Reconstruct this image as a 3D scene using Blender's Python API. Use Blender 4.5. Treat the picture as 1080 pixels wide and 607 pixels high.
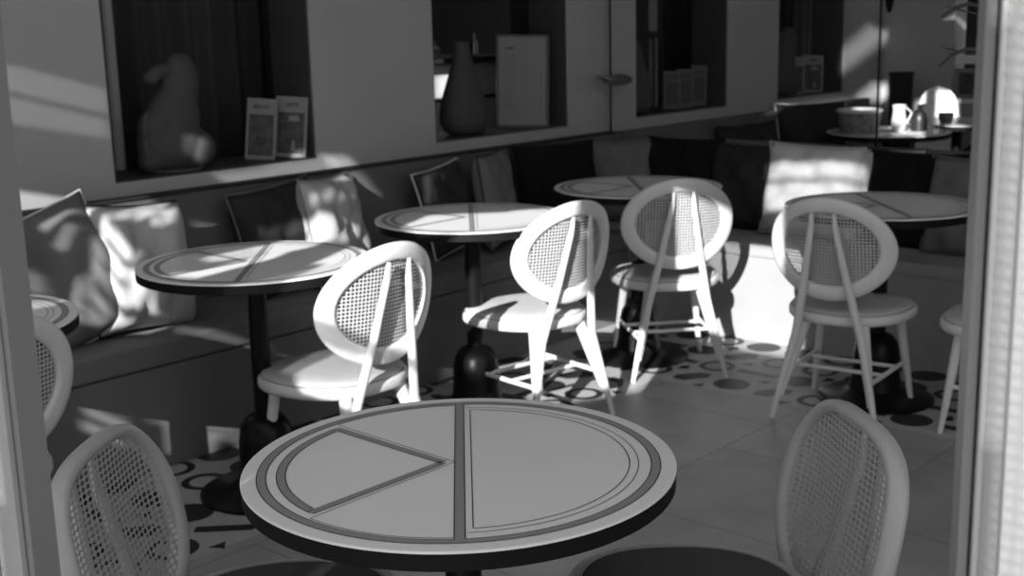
import bpy, bmesh, math, random
from math import sin, cos, tan, pi, radians, sqrt, floor
from mathutils import Vector, Matrix

for o in list(bpy.data.objects):
    bpy.data.objects.remove(o)
S = bpy.context.scene
COL = S.collection
random.seed(7)

# ------------------------------------------------------------------ camera
YAW, PITCH, ROLL, H = radians(41.935), radians(12.14), radians(1.443), 1.44
fw = Vector((cos(YAW)*cos(PITCH), sin(YAW)*cos(PITCH), -sin(PITCH)))
r0 = Vector((sin(YAW), -cos(YAW), 0)); u0 = r0.cross(fw)
rv = r0*cos(-ROLL)+u0*sin(-ROLL); uv_ = -r0*sin(-ROLL)+u0*cos(-ROLL)
M = Matrix((rv, uv_, -fw)).transposed().to_4x4(); M.translation = (0, 0, H)
cd = bpy.data.cameras.new('camera'); cam = bpy.data.objects.new('camera', cd); COL.objects.link(cam)
cam.matrix_world = M
cd.sensor_fit = 'HORIZONTAL'; cd.sensor_width = 36; cd.lens = 1324.3/1080*36
cd.clip_start = .02; cd.clip_end = 200
cd.dof.use_dof = True; cd.dof.focus_distance = 1.95; cd.dof.aperture_fstop = 7.0
S.camera = cam

# ------------------------------------------------------------------ light
SUN = Vector((1, .445, -.442))            # travel direction of the sunlight
S.view_settings.view_transform = 'Standard'; S.view_settings.look = 'None'
S.view_settings.gamma = 1; S.view_settings.use_curve_mapping = False
S.view_settings.exposure = 0.0
W = bpy.data.worlds.new('World'); S.world = W; W.use_nodes = True
bg = W.node_tree.nodes['Background']; bg.inputs[0].default_value = (1, 1, 1, 1); bg.inputs[1].default_value = 1.1
sl = bpy.data.lights.new('sun', 'SUN'); sl.energy = 10.0; sl.angle = radians(.28)
so = bpy.data.objects.new('sun', sl); COL.objects.link(so)
so.rotation_mode = 'QUATERNION'; so.rotation_quaternion = SUN.to_track_quat('-Z', 'Y')

# ------------------------------------------------------------------ materials
def mat(name, v, rough=.6, metal=0, noise=0, scale=8, bump=0, bscale=40, spec=.5, coat=0, stretch=None):
    m = bpy.data.materials.new(name); m.use_nodes = True; nt = m.node_tree
    b = nt.nodes['Principled BSDF']
    b.inputs['Base Color'].default_value = (v, v, v, 1); b.inputs['Roughness'].default_value = rough
    b.inputs['Metallic'].default_value = metal; b.inputs['Specular IOR Level'].default_value = spec
    b.inputs['Coat Weight'].default_value = coat
    tc = nt.nodes.new('ShaderNodeTexCoord'); mp = nt.nodes.new('ShaderNodeMapping')
    nt.links.new(tc.outputs['Object'], mp.inputs['Vector'])
    if stretch: mp.inputs['Scale'].default_value = stretch
    if noise:
        n = nt.nodes.new('ShaderNodeTexNoise'); n.inputs['Scale'].default_value = scale; n.inputs['Detail'].default_value = 5
        nt.links.new(mp.outputs[0], n.inputs['Vector'])
        r = nt.nodes.new('ShaderNodeMapRange'); r.inputs['From Min'].default_value = .25; r.inputs['From Max'].default_value = .75
        r.inputs['To Min'].default_value = v*(1-noise); r.inputs['To Max'].default_value = v*(1+noise)
        nt.links.new(n.outputs['Fac'], r.inputs['Value']); nt.links.new(r.outputs[0], b.inputs['Base Color'])
    if bump:
        n2 = nt.nodes.new('ShaderNodeTexNoise'); n2.inputs['Scale'].default_value = bscale; n2.inputs['Detail'].default_value = 4
        nt.links.new(mp.outputs[0], n2.inputs['Vector'])
        bp = nt.nodes.new('ShaderNodeBump'); bp.inputs['Strength'].default_value = bump; bp.inputs['Distance'].default_value = .01
        nt.links.new(n2.outputs['Fac'], bp.inputs['Height']); nt.links.new(bp.outputs[0], b.inputs['Normal'])
    return m

M_wall = mat('wall_plaster', .38, .8, noise=.04, scale=3, bump=.05, bscale=25)
M_backrest = mat('backrest_fabric', .13, .85, noise=.08, scale=6, bump=.1, bscale=120)
M_seatleft = mat('bench_paint_shaded', .17, .7, noise=.05, scale=4, spec=.3)  # darker copy of the bench paint, shade on the wall bench front put in
M_seatbench = mat('bench_paint', .34, .6, noise=.05, scale=4)
M_benchtop = mat('bench_seat_fabric', .17, .9, noise=.08, scale=9, bump=.1, bscale=120)
M_floor = None
M_tile = mat('patterned_tile', .42, .55, noise=.10, scale=5)
M_black = mat('black_inlay_tile', .022, .5, noise=.2, scale=9)
M_wood = mat('pale_painted_wood', .72, .42, noise=.05, scale=14, bump=.04, bscale=30, stretch=(1, 1, .25))
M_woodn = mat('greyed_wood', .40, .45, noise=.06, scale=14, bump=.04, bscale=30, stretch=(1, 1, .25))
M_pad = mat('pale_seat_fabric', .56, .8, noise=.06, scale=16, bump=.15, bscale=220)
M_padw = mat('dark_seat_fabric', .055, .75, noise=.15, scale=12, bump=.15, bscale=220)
M_piping = mat('seat_piping', .25, .7)
M_top = mat('pale_laminate', .88, .30, noise=.02, scale=3, spec=.5)
M_edge = mat('black_table_edge', .008, .6, spec=.15)
M_inlay = mat('grey_inlay', .31, .35)
M_line = mat('black_inlay_line', .02, .4)
M_iron = mat('black_iron', .006, .35, spec=.2)
M_cush_w = mat('pale_cushion', .46, .9, noise=.08, scale=7, bump=.35, bscale=9)
M_cush_b = mat('white_cushion', .62, .9, noise=.06, scale=7, bump=.3, bscale=9)
M_cush_m = mat('grey_cushion', .14, .85, noise=.12, scale=7, bump=.4, bscale=9)
M_cush_d = mat('dark_cushion', .030, .8, spec=.25, noise=.2, scale=7, bump=.35, bscale=9)
M_cush_k = mat('black_cushion', .010, .9, spec=.15, noise=.2, scale=7, bump=.3, bscale=9)
M_cush_l = mat('pale_piping', .6, .7)
M_curtain = mat('dark_curtain', .045, .9, noise=.15, scale=3)
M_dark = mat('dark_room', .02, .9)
M_darkshelf = mat('dark_shelf', .05, .5)
M_sculpt = mat('matt_ceramic', .06, .75, noise=.05, scale=10)
M_vase = mat('dark_ceramic', .06, .75, noise=.1, scale=8)
M_card = mat('pale_card', .21, .6)
M_cardprint = mat('printed_picture', .05, .6, noise=.9, scale=22)
M_grey = mat('grey_print', .14, .6, noise=.3, scale=30)
M_frameblk = mat('black_picture_frame', .015, .4)
M_white = mat('white_paint', .8, .5, noise=.03, scale=6)
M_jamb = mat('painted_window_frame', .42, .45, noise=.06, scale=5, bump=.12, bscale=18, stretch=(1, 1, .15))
M_jambd = mat('dark_grey_paint', .25, .5, noise=.08, scale=5, bump=.12, bscale=18, stretch=(1, 1, .15))  # darker grey for the narrow inner strips of the frame
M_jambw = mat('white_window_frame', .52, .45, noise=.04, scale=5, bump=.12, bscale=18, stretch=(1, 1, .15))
M_putty = mat('cracked_putty', .05, .9, noise=.6, scale=60)
M_ceiling = mat('ceiling_paint', .45, .9)
M_steel = mat('brushed_steel', .35, .25, metal=1)
M_street = mat('street_stone', .3, .9, noise=.1, scale=2)
M_leaf = mat('dark_leaf', .02, .6)
M_glassball = mat('glossy_lamp', .10, .12, spec=.9, coat=.8)

# floor: big square stone tiles with thin joints
def floor_mat():
    m = bpy.data.materials.new('stone_floor_tiles'); m.use_nodes = True; nt = m.node_tree; b = nt.nodes['Principled BSDF']
    tc = nt.nodes.new('ShaderNodeTexCoord'); mp = nt.nodes.new('ShaderNodeMapping'); nt.links.new(tc.outputs['Object'], mp.inputs['Vector'])
    mp.inputs['Location'].default_value = (.12, .22, 0)
    br = nt.nodes.new('ShaderNodeTexBrick'); br.offset = .5; br.squash = 1
    br.inputs['Scale'].default_value = 1; br.inputs['Brick Width'].default_value = .6; br.inputs['Row Height'].default_value = .6
    br.inputs['Mortar Size'].default_value = .003; br.inputs['Color1'].default_value = (.30, .30, .30, 1); br.inputs['Color2'].default_value = (.33, .33, .33, 1)
    br.inputs['Mortar'].default_value = (.19, .19, .19, 1); br.inputs['Mortar Smooth'].default_value = .3
    nt.links.new(mp.outputs[0], br.inputs['Vector'])
    n = nt.nodes.new('ShaderNodeTexNoise'); n.inputs['Scale'].default_value = 4; n.inputs['Detail'].default_value = 6
    nt.links.new(tc.outputs['Object'], n.inputs['Vector'])
    mx = nt.nodes.new('ShaderNodeMix'); mx.data_type = 'RGBA'; mx.blend_type = 'OVERLAY'; mx.inputs[0].default_value = .35
    nt.links.new(br.outputs['Color'], mx.inputs[6]); nt.links.new(n.outputs['Fac'], mx.inputs[7]); nt.links.new(mx.outputs[2], b.inputs['Base Color'])
    b.inputs['Roughness'].default_value = .5
    return m
M_floor = floor_mat()

# cane: woven sheet with round holes, real transparency through the holes
def cane_mat(nm, v):
    m = bpy.data.materials.new(nm); m.use_nodes = True; nt = m.node_tree; b = nt.nodes['Principled BSDF']
    b.inputs['Base Color'].default_value = (v, v, v, 1); b.inputs['Roughness'].default_value = .6
    out = nt.nodes['Material Output']; uvn = nt.nodes.new('ShaderNodeUVMap'); uvn.uv_map = 'UVMap'
    fr = nt.nodes.new('ShaderNodeVectorMath'); fr.operation = 'FRACTION'; nt.links.new(uvn.outputs[0], fr.inputs[0])
    sb = nt.nodes.new('ShaderNodeVectorMath'); sb.operation = 'SUBTRACT'; sb.inputs[1].default_value = (.5, .5, 0); nt.links.new(fr.outputs[0], sb.inputs[0])
    ln = nt.nodes.new('ShaderNodeVectorMath'); ln.operation = 'LENGTH'; nt.links.new(sb.outputs[0], ln.inputs[0])
    lt = nt.nodes.new('ShaderNodeMath'); lt.operation = 'LESS_THAN'; lt.inputs[1].default_value = .36; nt.links.new(ln.outputs['Value'], lt.inputs[0])
    tr = nt.nodes.new('ShaderNodeBsdfTransparent'); mx = nt.nodes.new('ShaderNodeMixShader')
    nt.links.new(lt.outputs[0], mx.inputs[0]); nt.links.new(b.outputs[0], mx.inputs[1]); nt.links.new(tr.outputs[0], mx.inputs[2]); nt.links.new(mx.outputs[0], out.inputs[0])
    bp = nt.nodes.new('ShaderNodeBump'); bp.inputs['Strength'].default_value = .25; bp.inputs['Distance'].default_value = .002
    nt.links.new(ln.outputs['Value'], bp.inputs['Height']); nt.links.new(bp.outputs[0], b.inputs['Normal'])
    return m
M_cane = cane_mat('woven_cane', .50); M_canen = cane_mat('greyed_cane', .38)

# ------------------------------------------------------------------ mesh helpers
def box(bm, x0, x1, y0, y1, z0, z1, mi=0):
    v = [bm.verts.new((x, y, z)) for z in (z0, z1) for y in (y0, y1) for x in (x0, x1)]
    for f in ((0, 2, 3, 1), (4, 5, 7, 6), (0, 1, 5, 4), (2, 6, 7, 3), (0, 4, 6, 2), (1, 3, 7, 5)):
        bm.faces.new([v[i] for i in f]).material_index = mi
def tube(bm, pts, rad, seg=12, closed=False, sx=1.0, mi=0):
    pts = [Vector(p) for p in pts]; n = len(pts)
    if not hasattr(rad, '__len__'): rad = [rad]*n
    rings = []; prev = None
    for i, p in enumerate(pts):
        if closed: t = pts[(i+1) % n]-pts[i-1]
        else: t = pts[min(i+1, n-1)]-pts[max(i-1, 0)]
        t.normalize()
        if prev is None:
            a = Vector((0, 0, 1)) if abs(t.z) < .9 else Vector((1, 0, 0))
            a = (a-t*a.dot(t)).normalized()
        else: a = (prev-t*prev.dot(t)).normalized()
        prev = a; b = t.cross(a)
        rings.append([bm.verts.new(p+(a*cos(2*pi*k/seg)+b*sin(2*pi*k/seg)*sx)*rad[i]) for k in range(seg)])
    for i in range(n if closed else n-1):
        A, B = rings[i], rings[(i+1) % n]
        for k in range(seg):
            bm.faces.new((A[k], A[(k+1) % seg], B[(k+1) % seg], B[k])).material_index = mi
    if not closed:
        bm.faces.new(list(reversed(rings[0]))).material_index = mi; bm.faces.new(rings[-1]).material_index = mi
def lathe(bm, prof, seg=48, c=(0, 0), mi=0):
    rings = []
    for r, z in prof:
        if r < 1e-6: rings.append([bm.verts.new((c[0], c[1], z))])
        else: rings.append([bm.verts.new((c[0]+r*cos(2*pi*k/seg), c[1]+r*sin(2*pi*k/seg), z)) for k in range(seg)])
    for A, B in zip(rings, rings[1:]):
        for k in range(seg):
            k2 = (k+1) % seg
            if len(A) == 1 and len(B) == 1: continue
            if len(A) == 1: f = (A[0], B[k2], B[k])
            elif len(B) == 1: f = (A[k], A[k2], B[0])
            else: f = (A[k], A[k2], B[k2], B[k])
            bm.faces.new(f).material_index = mi
def poly(bm, pts, mi=0):
    bm.faces.new([bm.verts.new(p) for p in pts]).material_index = mi
def prism(bm, pts2, z0, z1, mi=0):
    a = [bm.verts.new((x, y, z0)) for x, y in pts2]; b = [bm.verts.new((x, y, z1)) for x, y in pts2]; n = len(a)
    bm.faces.new(list(reversed(a))).material_index = mi; bm.faces.new(b).material_index = mi
    for i in range(n): bm.faces.new((a[i], a[(i+1) % n], b[(i+1) % n], b[i])).material_index = mi
def obj(name, bm, mats, parent=None, smooth=False, bevel=0, kind=None):
    if smooth or bevel or True: bmesh.ops.recalc_face_normals(bm, faces=bm.faces[:])
    me = bpy.data.meshes.new(name); bm.to_mesh(me); bm.free()
    for m_ in (mats if isinstance(mats, (list, tuple)) else [mats]): me.materials.append(m_)
    o = bpy.data.objects.new(name, me); COL.objects.link(o)
    if parent: o.parent = parent
    if smooth:
        for p in me.polygons: p.use_smooth = True
        me.set_sharp_from_angle(angle=radians(38 if smooth is True else smooth))
    if bevel:
        b = o.modifiers.new('bevel', 'BEVEL'); b.width = bevel; b.segments = 2; b.limit_method = 'ANGLE'
    if kind: o['kind'] = kind
    return o
def B(): return bmesh.new()
def thing(name, label, cat, loc=(0, 0, 0), rz=0, group=None):
    o = bpy.data.objects.new(name, None); COL.objects.link(o); o.empty_display_size = .1
    o.location = loc; o.rotation_euler = (0, 0, rz); o['label'] = label; o['category'] = cat
    if group: o['group'] = group
    return o
def tag(o, label, cat, group=None):
    o['label'] = label; o['category'] = cat
    if group: o['group'] = group
    return o
def dup(root, loc, rz, label, group=None, scale=None):
    def cp(o, parent):
        c = o.copy(); COL.objects.link(c)
        if parent: c.parent = parent
        for ch in list(o.children): cp(ch, c)
        return c
    r = cp(root, None); r.location = loc; r.rotation_euler = (0, 0, rz); r['label'] = label
    if group: r['group'] = group
    if scale: r.scale = scale
    return r

# ------------------------------------------------------------------ the room
YW, XF = 4.0, 8.4            # left wall, far wall
ZC = 4.6
b = B(); box(b, -1.4, XF, -3.2, YW, -.1, 0)
TX0, TY0, T = 4.035, 2.845, .19
def motif(cx, cy, kind, rot, mi=1):
    z = .0012
    if kind == 'disc': poly(b, [(cx+.074*cos(t*pi/16), cy+.074*sin(t*pi/16), z) for t in range(32)], mi)
    elif kind == 'ring':
        for t in range(32):
            a0, a1 = t*pi/16, (t+1)*pi/16
            poly(b, [(cx+.076*cos(a0), cy+.076*sin(a0), z), (cx+.076*cos(a1), cy+.076*sin(a1), z), (cx+.05*cos(a1), cy+.05*sin(a1), z), (cx+.05*cos(a0), cy+.05*sin(a0), z)], mi)
    else:
        if kind == 'poly': P = [(-.085, 0), (-.05, -.042), (.05, -.042), (.085, 0), (.05, .042), (-.05, .042)]
        elif kind == 'bar': P = [(-.093, -.022), (.075, -.022), (.093, 0), (.075, .022), (-.093, .022)]
        elif kind == 'tri': P = [(-.030, -.018), (.030, -.018), (0, .024)]
        poly(b, [(cx+x*cos(rot)-y*sin(rot), cy+x*sin(rot)+y*cos(rot), z) for x, y in P], mi)
known = {(0, 2.93): 'ring', (0, 2.74): 'poly', (0, 2.555): 'disc', (0, 2.37): 'poly', (0, 2.185): 'ring', (0, 1.81): 'disc', (1, 2.74): 'ring', (1, 2.555): 'bar',
         (1, 2.37): 'disc', (1, 1.81): 'bar', (2, 2.74): 'poly', (2, 2.555): 'ring', (2, 1.81): 'ring', (3, 2.74): 'disc', (3, 2.0): 'disc'}
seq = ['ring', 'disc', 'poly', 'bar']
rr = random.Random(3)
XP, YP = 4.77, 3.52          # bench fronts
poly(b, [(XP-.755, -1.2, .0006), (XP, -1.2, .0006), (XP, YP, .0006), (XP-.755, YP, .0006)], 2)
poly(b, [(.62, YP-.69, .0006), (XP-.755, YP-.69, .0006), (XP-.755, YP, .0006), (.62, YP, .0006)], 2)
for c in range(4):
    cx = 4.13+.187*c
    for r in range(-16, 8):
        cy = 2.74+.1865*r
        if cy > 3.45: continue
        k = None
        for (kc, ky), kk in known.items():
            if kc == c and abs(ky-cy) < .05: k = kk
        if k is None: k = rr.choice(seq)
        motif(cx, cy, k, {'poly': radians(-35)+rr.choice((0, 0, pi/2)), 'bar': pi/2}.get(k, 0))
        if (c+r) % 2 == 0: motif(cx-.09, cy-.093, 'tri', rr.random()*6)
        elif rr.random() < .6: motif(cx+.085, cy-.09, 'tri', rr.random()*6)
knownL = {(2.37, 3): 'disc', (2.18, 2): 'ring', (1.99, 0): 'bar', (2.18, 1): 'poly', (1.99, 3): 'poly', (2.37, 1): 'poly'}
for r in range(4):
    cy = 2.94+.1875*r
    for i in range(17):
        cx = 2.37+.1865*(i-8)
        k = None
        for (kx, kr), kk in knownL.items():
            if kr == r and abs(kx-cx) < .06: k = kk
        if k is None: k = rr.choice(seq)
        motif(cx, cy, k, {'poly': rr.choice((.6, -.6)), 'bar': radians(-45) if r == 0 and abs(cx-1.99) < .06 else rr.choice((0, pi/2))}.get(k, 0))
        if (i+r) % 2 == 0: motif(cx-.09, cy-.093, 'tri', rr.random()*6)
        elif rr.random() < .7: motif(cx+.085, cy-.09, 'tri', rr.random()*6)
fl = obj('floor', b, [M_floor, M_black, M_tile], kind='structure')

# left wall with four openings
WIN = [(2.365, 3.285), (3.97, 4.91), (5.48, 6.385), (6.96, 7.82)]
ZS, ZT, TH = .900, 2.45, .22
b = B()
box(b, -1.4, XF+.2, YW, YW+TH, 0, ZS); box(b, -1.4, XF+.2, YW, YW+TH, ZT, ZC)
xs = [-1.4]+[q for w in WIN for q in w]+[XF+.2]
for i in range(0, len(xs), 2): box(b, xs[i], xs[i+1], YW, YW+TH, ZS, ZT)
obj('wall_left', b, M_wall, kind='structure')
for i, (x0, x1) in enumerate(WIN):
    b = B(); t = .012
    box(b, x0, x1, YW+.004, YW+TH+.12, ZS-.001, ZS+.006)
    box(b, x0, x0+t, YW+.01, YW+TH+.02, ZS+.006, ZT); box(b, x1-t, x1, YW+.01, YW+TH+.02, ZS+.006, ZT); box(b, x0, x1, YW+.01, YW+TH+.02, ZT-.02, ZT)
    w = obj('window_%d' % (i+1), b, M_darkshelf, kind='structure')
# room behind the openings
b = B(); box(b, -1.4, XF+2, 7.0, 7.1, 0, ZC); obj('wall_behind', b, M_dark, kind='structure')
b = B(); box(b, -1.4, XF+2, YW+TH, 7.0, -.1, 0); box(b, -1.4, 4.4, YW+TH, 7.0, 3, 3.1); box(b, 5.9, XF+2, YW+TH, 7.0, 3, 3.1); box(b, 4.4, 5.9, YW+TH, 4.9, 3, 3.1); box(b, -1.5, -1.4, YW, 7.1, 0, ZC)  # ceiling gap over the counter added to let sky light fall on it
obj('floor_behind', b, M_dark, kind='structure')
# far wall with a window at its right part
b = B(); WF = (2.2, 3.50)
box(b, XF, XF+.2, WF[1], YW, 0, ZC); box(b, XF, XF+.2, -3, WF[0], 0, ZC); box(b, XF, XF+.2, WF[0], WF[1], 0, .80); box(b, XF, XF+.2, WF[0], WF[1], 2.5, ZC)
obj('wall_far', b, M_wall, kind='structure')
b = B(); box(b, XF-.02, XF+.2, WF[0], WF[1], .80, .83); box(b, XF+.05, XF+.09, WF[0], WF[1], 1.06, 1.12); box(b, XF+.05, XF+.09, WF[0], WF[0]+.04, .83, 2.5)
obj('window_5', b, M_white, kind='structure')
b = B(); box(b, XF+1.2, XF+1.3, 0, YW+1, 0, ZC); obj('wall_beyond', b, M_dark, kind='structure')
b = B(); box(b, 2.6, XF+.2, -3.2, -3.0, 0, ZC); obj('wall_right', b, M_wall, kind='structure')
b = B(); prism(b, [(-1.0, YW+.2), (3.0, -3.2), (XF+.2, -3.2), (XF+.2, YW+.2)], ZC, ZC+.1); obj('ceiling', b, M_ceiling, kind='structure')

# street front: an oblique glazed front, our view goes through its middle opening; posts at both picture edges
FO, FY, FW = (.6, 1.213, 0), math.atan2(-.8, .45), .918
def front(name, bm, m, **k):
    o = obj(name, bm, m, kind='structure', **k); o.location = FO; o.rotation_euler = (0, 0, FY); return o
b = B()
box(b, -3.2, 4.9, -.1, .06, 0, .30); box(b, -3.2, -3.05, -.1, .06, .30, ZC); box(b, 4.5, 4.9, -.1, .06, .30, ZC)
front('wall_front', b, M_wall)
b = B()
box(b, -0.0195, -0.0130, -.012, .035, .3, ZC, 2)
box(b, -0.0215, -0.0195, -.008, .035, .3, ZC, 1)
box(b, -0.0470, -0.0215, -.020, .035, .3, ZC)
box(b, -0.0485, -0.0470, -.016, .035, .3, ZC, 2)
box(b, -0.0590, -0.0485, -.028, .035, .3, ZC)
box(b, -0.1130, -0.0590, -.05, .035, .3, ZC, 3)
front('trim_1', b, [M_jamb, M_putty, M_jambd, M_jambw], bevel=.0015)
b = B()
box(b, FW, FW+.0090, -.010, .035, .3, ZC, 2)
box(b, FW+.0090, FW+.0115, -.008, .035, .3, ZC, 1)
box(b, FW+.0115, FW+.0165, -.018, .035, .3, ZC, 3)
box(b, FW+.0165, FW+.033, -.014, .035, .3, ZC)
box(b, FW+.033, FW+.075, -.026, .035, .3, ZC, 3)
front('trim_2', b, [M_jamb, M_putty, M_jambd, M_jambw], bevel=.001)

# banquettes -----------------------------------------------------
ZB, XB = .843, 5.25
t = thing('banquette', 'long grey built-in bench running under the four wall openings', 'bench', (1, YW, 0))
def child(name, bm, m, p, **k):
    o = obj(name, bm, m, p, **k); o.matrix_parent_inverse = Matrix.Translation(-Vector(p.location)); return o
b = B(); box(b, .7, XP, YP+.012, YW-.002, 0.001, .345); child('front_panel', b, M_seatleft, t)
b = B(); box(b, .7, XP, YP, YW-.05, .35, .435); child('seat', b, M_benchtop, t, bevel=.012)
b = B(); box(b, .7, 5.24, YW-.06, YW-.002, .436, ZB); child('backrest', b, M_backrest, t, bevel=.004)
b = B(); box(b, .7, 5.24, YW-.066, YW-.001, ZB, ZB+.008); child('top_rail', b, M_dark, t)
t = thing('banquette', 'bench with low back standing across the room at right angles to the wall bench', 'bench', (XB, 2, 0))
b = B(); box(b, XP, XB, -1.2, YW-.07, .001, .38); child('front_panel', b, M_seatbench, t)
b = B(); box(b, XP, XB, -1.2, YW-.07, .38, .435); child('seat', b, M_seatbench, t, bevel=.006)
b = B(); box(b, XB-.02, XB+.06, -1.2, YW-.07, .436, ZB-.01); child('backrest', b, M_backrest, t, bevel=.006)
t = thing('banquette', 'far stretch of wall bench beyond the low partition', 'bench', (6.5, YW, 0))
b = B(); box(b, XB+.07, XF-.3, YP, YW-.002, .001, .435); child('seat', b, M_benchtop, t, bevel=.01)
b = B(); box(b, XB+.07, XF-.3, YW-.06, YW-.002, .436, ZB); child('backrest', b, M_backrest, t, bevel=.004)

# ------------------------------------------------------------------ chairs
AY, AZ, ZO = .225, .185, .635
FAR = dict(AY=.225, AZ=.185, ZO=.635, k2=1.47, k4=0, x0=-.232, lean=.159, zr=.389, fw=.027, pitch=.0115)
NEAR = dict(AY=.215, AZ=.189, ZO=.587, k2=-.512, k4=24.9, x0=-.239, lean=.197, zr=.466, fw=.0125, fn=.0185, cx=.009, py=.0160, pitch=.0112, m=-.49, n=.557, e=.82)
def chair(name, label, pad, group, G=FAR, wood=None, cane=None):
    wood = wood or M_wood; cane = cane or M_cane; AY, AZ, ZO = G['AY'], G['AZ'], G['ZO']; zr = G['zr']
    def bx(y, z): return G['x0']-G['lean']*(z-ZO)+G['k2']*y*y+G['k4']*y**4+G.get('m', 0)*y*y*(z-ZO)+G.get('n', 0)*(z-ZO)**2
    ee = G.get('e', 1)
    def pc(v): return (abs(v)**ee)*(1 if v > 0 else -1)
    t = thing(name, label, 'chair', group=group)
    # back frame: rounded section swept round an oval, bowed about the upright
    b = B(); n = 96; m = 12; rings = []
    for i in range(n):
        a = 2*pi*(i+.5)/n; ring = []
        for k in range(m):
            q = 2*pi*k/m; cr, cs = cos(q), sin(q)
            dr = G['fw']*(abs(cr)**.7)*(1 if cr > 0 else -1); dn = G.get('fn', .0135)*(abs(cs)**.7)*(1 if cs > 0 else -1)
            y = (AY-G['fw']+dr)*pc(cos(a)); z = ZO+(AZ-G['fw']+dr)*pc(sin(a))
            nx = Vector((1, -2*G['k2']*y-4*G['k4']*y**3, G['lean'])).normalized()
            ring.append(b.verts.new(Vector((bx(y, z), y, z))+nx*dn))
        rings.append(ring)
    for i in range(n):
        for k in range(m): b.faces.new((rings[i][k], rings[i][(k+1) % m], rings[(i+1) % n][(k+1) % m], rings[(i+1) % n][k]))
    bk = obj('backrest', b, wood, t, smooth=60)
    # cane sheet
    ci = G['fw']*2-.004
    b = B(); uvl = b.loops.layers.uv.new('UVMap'); nr = 8; rows = []
    c0 = b.verts.new((bx(0, ZO)+G.get('cx', 0), 0, ZO))
    for j in range(1, nr+1):
        ring = []
        for i in range(n):
            y = (AY-ci)*j/nr*pc(cos(2*pi*(i+.5)/n)); z = ZO+(AZ-ci)*j/nr*pc(sin(2*pi*(i+.5)/n)); ring.append(b.verts.new((bx(y, z)+G.get('cx', 0), y, z)))
        rows.append(ring)
    for i in range(n): b.faces.new((c0, rows[0][i], rows[0][(i+1) % n]))
    for j in range(nr-1):
        for i in range(n): b.faces.new((rows[j][i], rows[j+1][i], rows[j+1][(i+1) % n], rows[j][(i+1) % n]))
    P = G['pitch']
    for f in b.faces:
        for l in f.loops: l[uvl].uv = (l.vert.co.y/G.get('py', P)+.5, l.vert.co.z/P)
    obj('cane_panel', b, cane, bk, smooth=60)
    pi_, ph = (.013, 1) if G is FAR else (.026, .25)
    # seat: rounded wooden ring and a piped pad
    def outline(s, off=0, N=48):
        o = []
        for i in range(N):
            a = 2*pi*i/N; c, d = cos(a), sin(a)
            x = .215*(abs(c)**.85)*(1 if c > 0 else -1); y = .226*(abs(d)**.85)*(1 if d > 0 else -1)
            y *= 1+.10*x/.215-.02
            L = sqrt(x*x+y*y); o.append((x*(1-off/L)+.032, y*(1-off/L)))
        return o
    def loft(bm, secs):
        rs = [[bm.verts.new((x, y, z)) for x, y in outline(1, off)] for off, z in secs]
        for A, C in zip(rs, rs[1:]):
            for k in range(len(A)): bm.faces.new((A[k], A[(k+1) % len(A)], C[(k+1) % len(A)], C[k]))
        bm.faces.new(rs[-1]); bm.faces.new(list(reversed(rs[0])))
    b = B(); loft(b, [(.02, zr-.036), (.006, zr-.034), (0, zr-.026), (0, zr-.008), (.004, zr-.001), (.012, zr+.002), (.034, zr+.002)]); st = obj('seat', b, wood, t, smooth=50)
    b = B(); loft(b, [(pi_, zr-.001), (pi_-.001, zr+.007*ph), (pi_+.006, zr+.013*ph), (.05, zr+.019*ph), (.11, zr+.022*ph), (.17, zr+.023*ph)]); obj('seat_pad', b, pad, st, smooth=60)
    b = B(); tube(b, [(x, y, zr+.0025) for x, y in outline(1, pi_)], .0028, 6, closed=True); obj('piping', b, M_piping, st, smooth=True)
    # legs
    zu = zr-.033
    for s in (-1, 1):
        b = B(); tube(b, [(.150, s*.145, zu), (.165, s*.160, .22), (.188, s*.189, 0)], [.018, .0165, .0095], 12); obj('leg', b, wood, t, smooth=True)
        b = B(); tube(b, [(-.135, s*.105, zu), (-.180, s*.140, .20), (-.208, s*.165, .085)], [.022, .018, .0105], 12); obj('leg', b, wood, t, smooth=True)
        pr = []
        zt = ZO+AZ-.052
        for f, y in ((0, .191), (.16, .165), (.42, .118), (.70, .074), (.93, .043), (1, .039)):
            z = zt*f
            if z > .33: x = bx(y, z)-G.get('fn', .0135)-.014
            else: xk = bx(.12, .33)-G.get('fn', .0135)-.014; x = -.221+(xk+.221)*(z/.33)
            pr.append((x, s*y, z))
        b = B(); tube(b, pr, [.009, .0125, .0155, .0135, .0105, .006], 12); obj('back_strut', b, wood, t, smooth=True)
        b = B(); tube(b, [(.172, s*.168, .165), (-.190, s*.155, .165)], [.0085, .0085], 8); obj('stretcher', b, wood, t, smooth=True)
    for x in (.075, -.06):
        b = B(); tube(b, [(x, -.158, .165), (x, .158, .165)], .0075, 8); obj('stretcher', b, wood, t, smooth=True)
    return t
G = 'pale chairs with oval cane backs'
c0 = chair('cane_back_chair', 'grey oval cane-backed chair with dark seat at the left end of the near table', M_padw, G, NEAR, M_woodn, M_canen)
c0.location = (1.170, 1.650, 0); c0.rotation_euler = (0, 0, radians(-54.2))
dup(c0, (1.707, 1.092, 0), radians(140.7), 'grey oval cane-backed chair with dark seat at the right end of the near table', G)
cA = chair('cane_back_chair', 'pale cane-backed chair directly behind the near table, nearest of the sunlit ones', M_pad, G)
cA.location = (2.419, 2.881, 0); cA.rotation_euler = (0, 0, radians(89.4))
dup(cA, (3.386, 2.944, 0), radians(80.9), 'sunlit cane-backed chair in the middle with a shaded strip down its back', G)
dup(cA, (4.205, 2.915, 0), radians(48.0), 'cane-backed chair at the bench corner table, half in shade and half glaring white', G)
dup(cA, (4.106, 2.057, 0), radians(7.5), 'evenly lit cane-backed chair at the right-hand table, all four legs in view', G)
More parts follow.
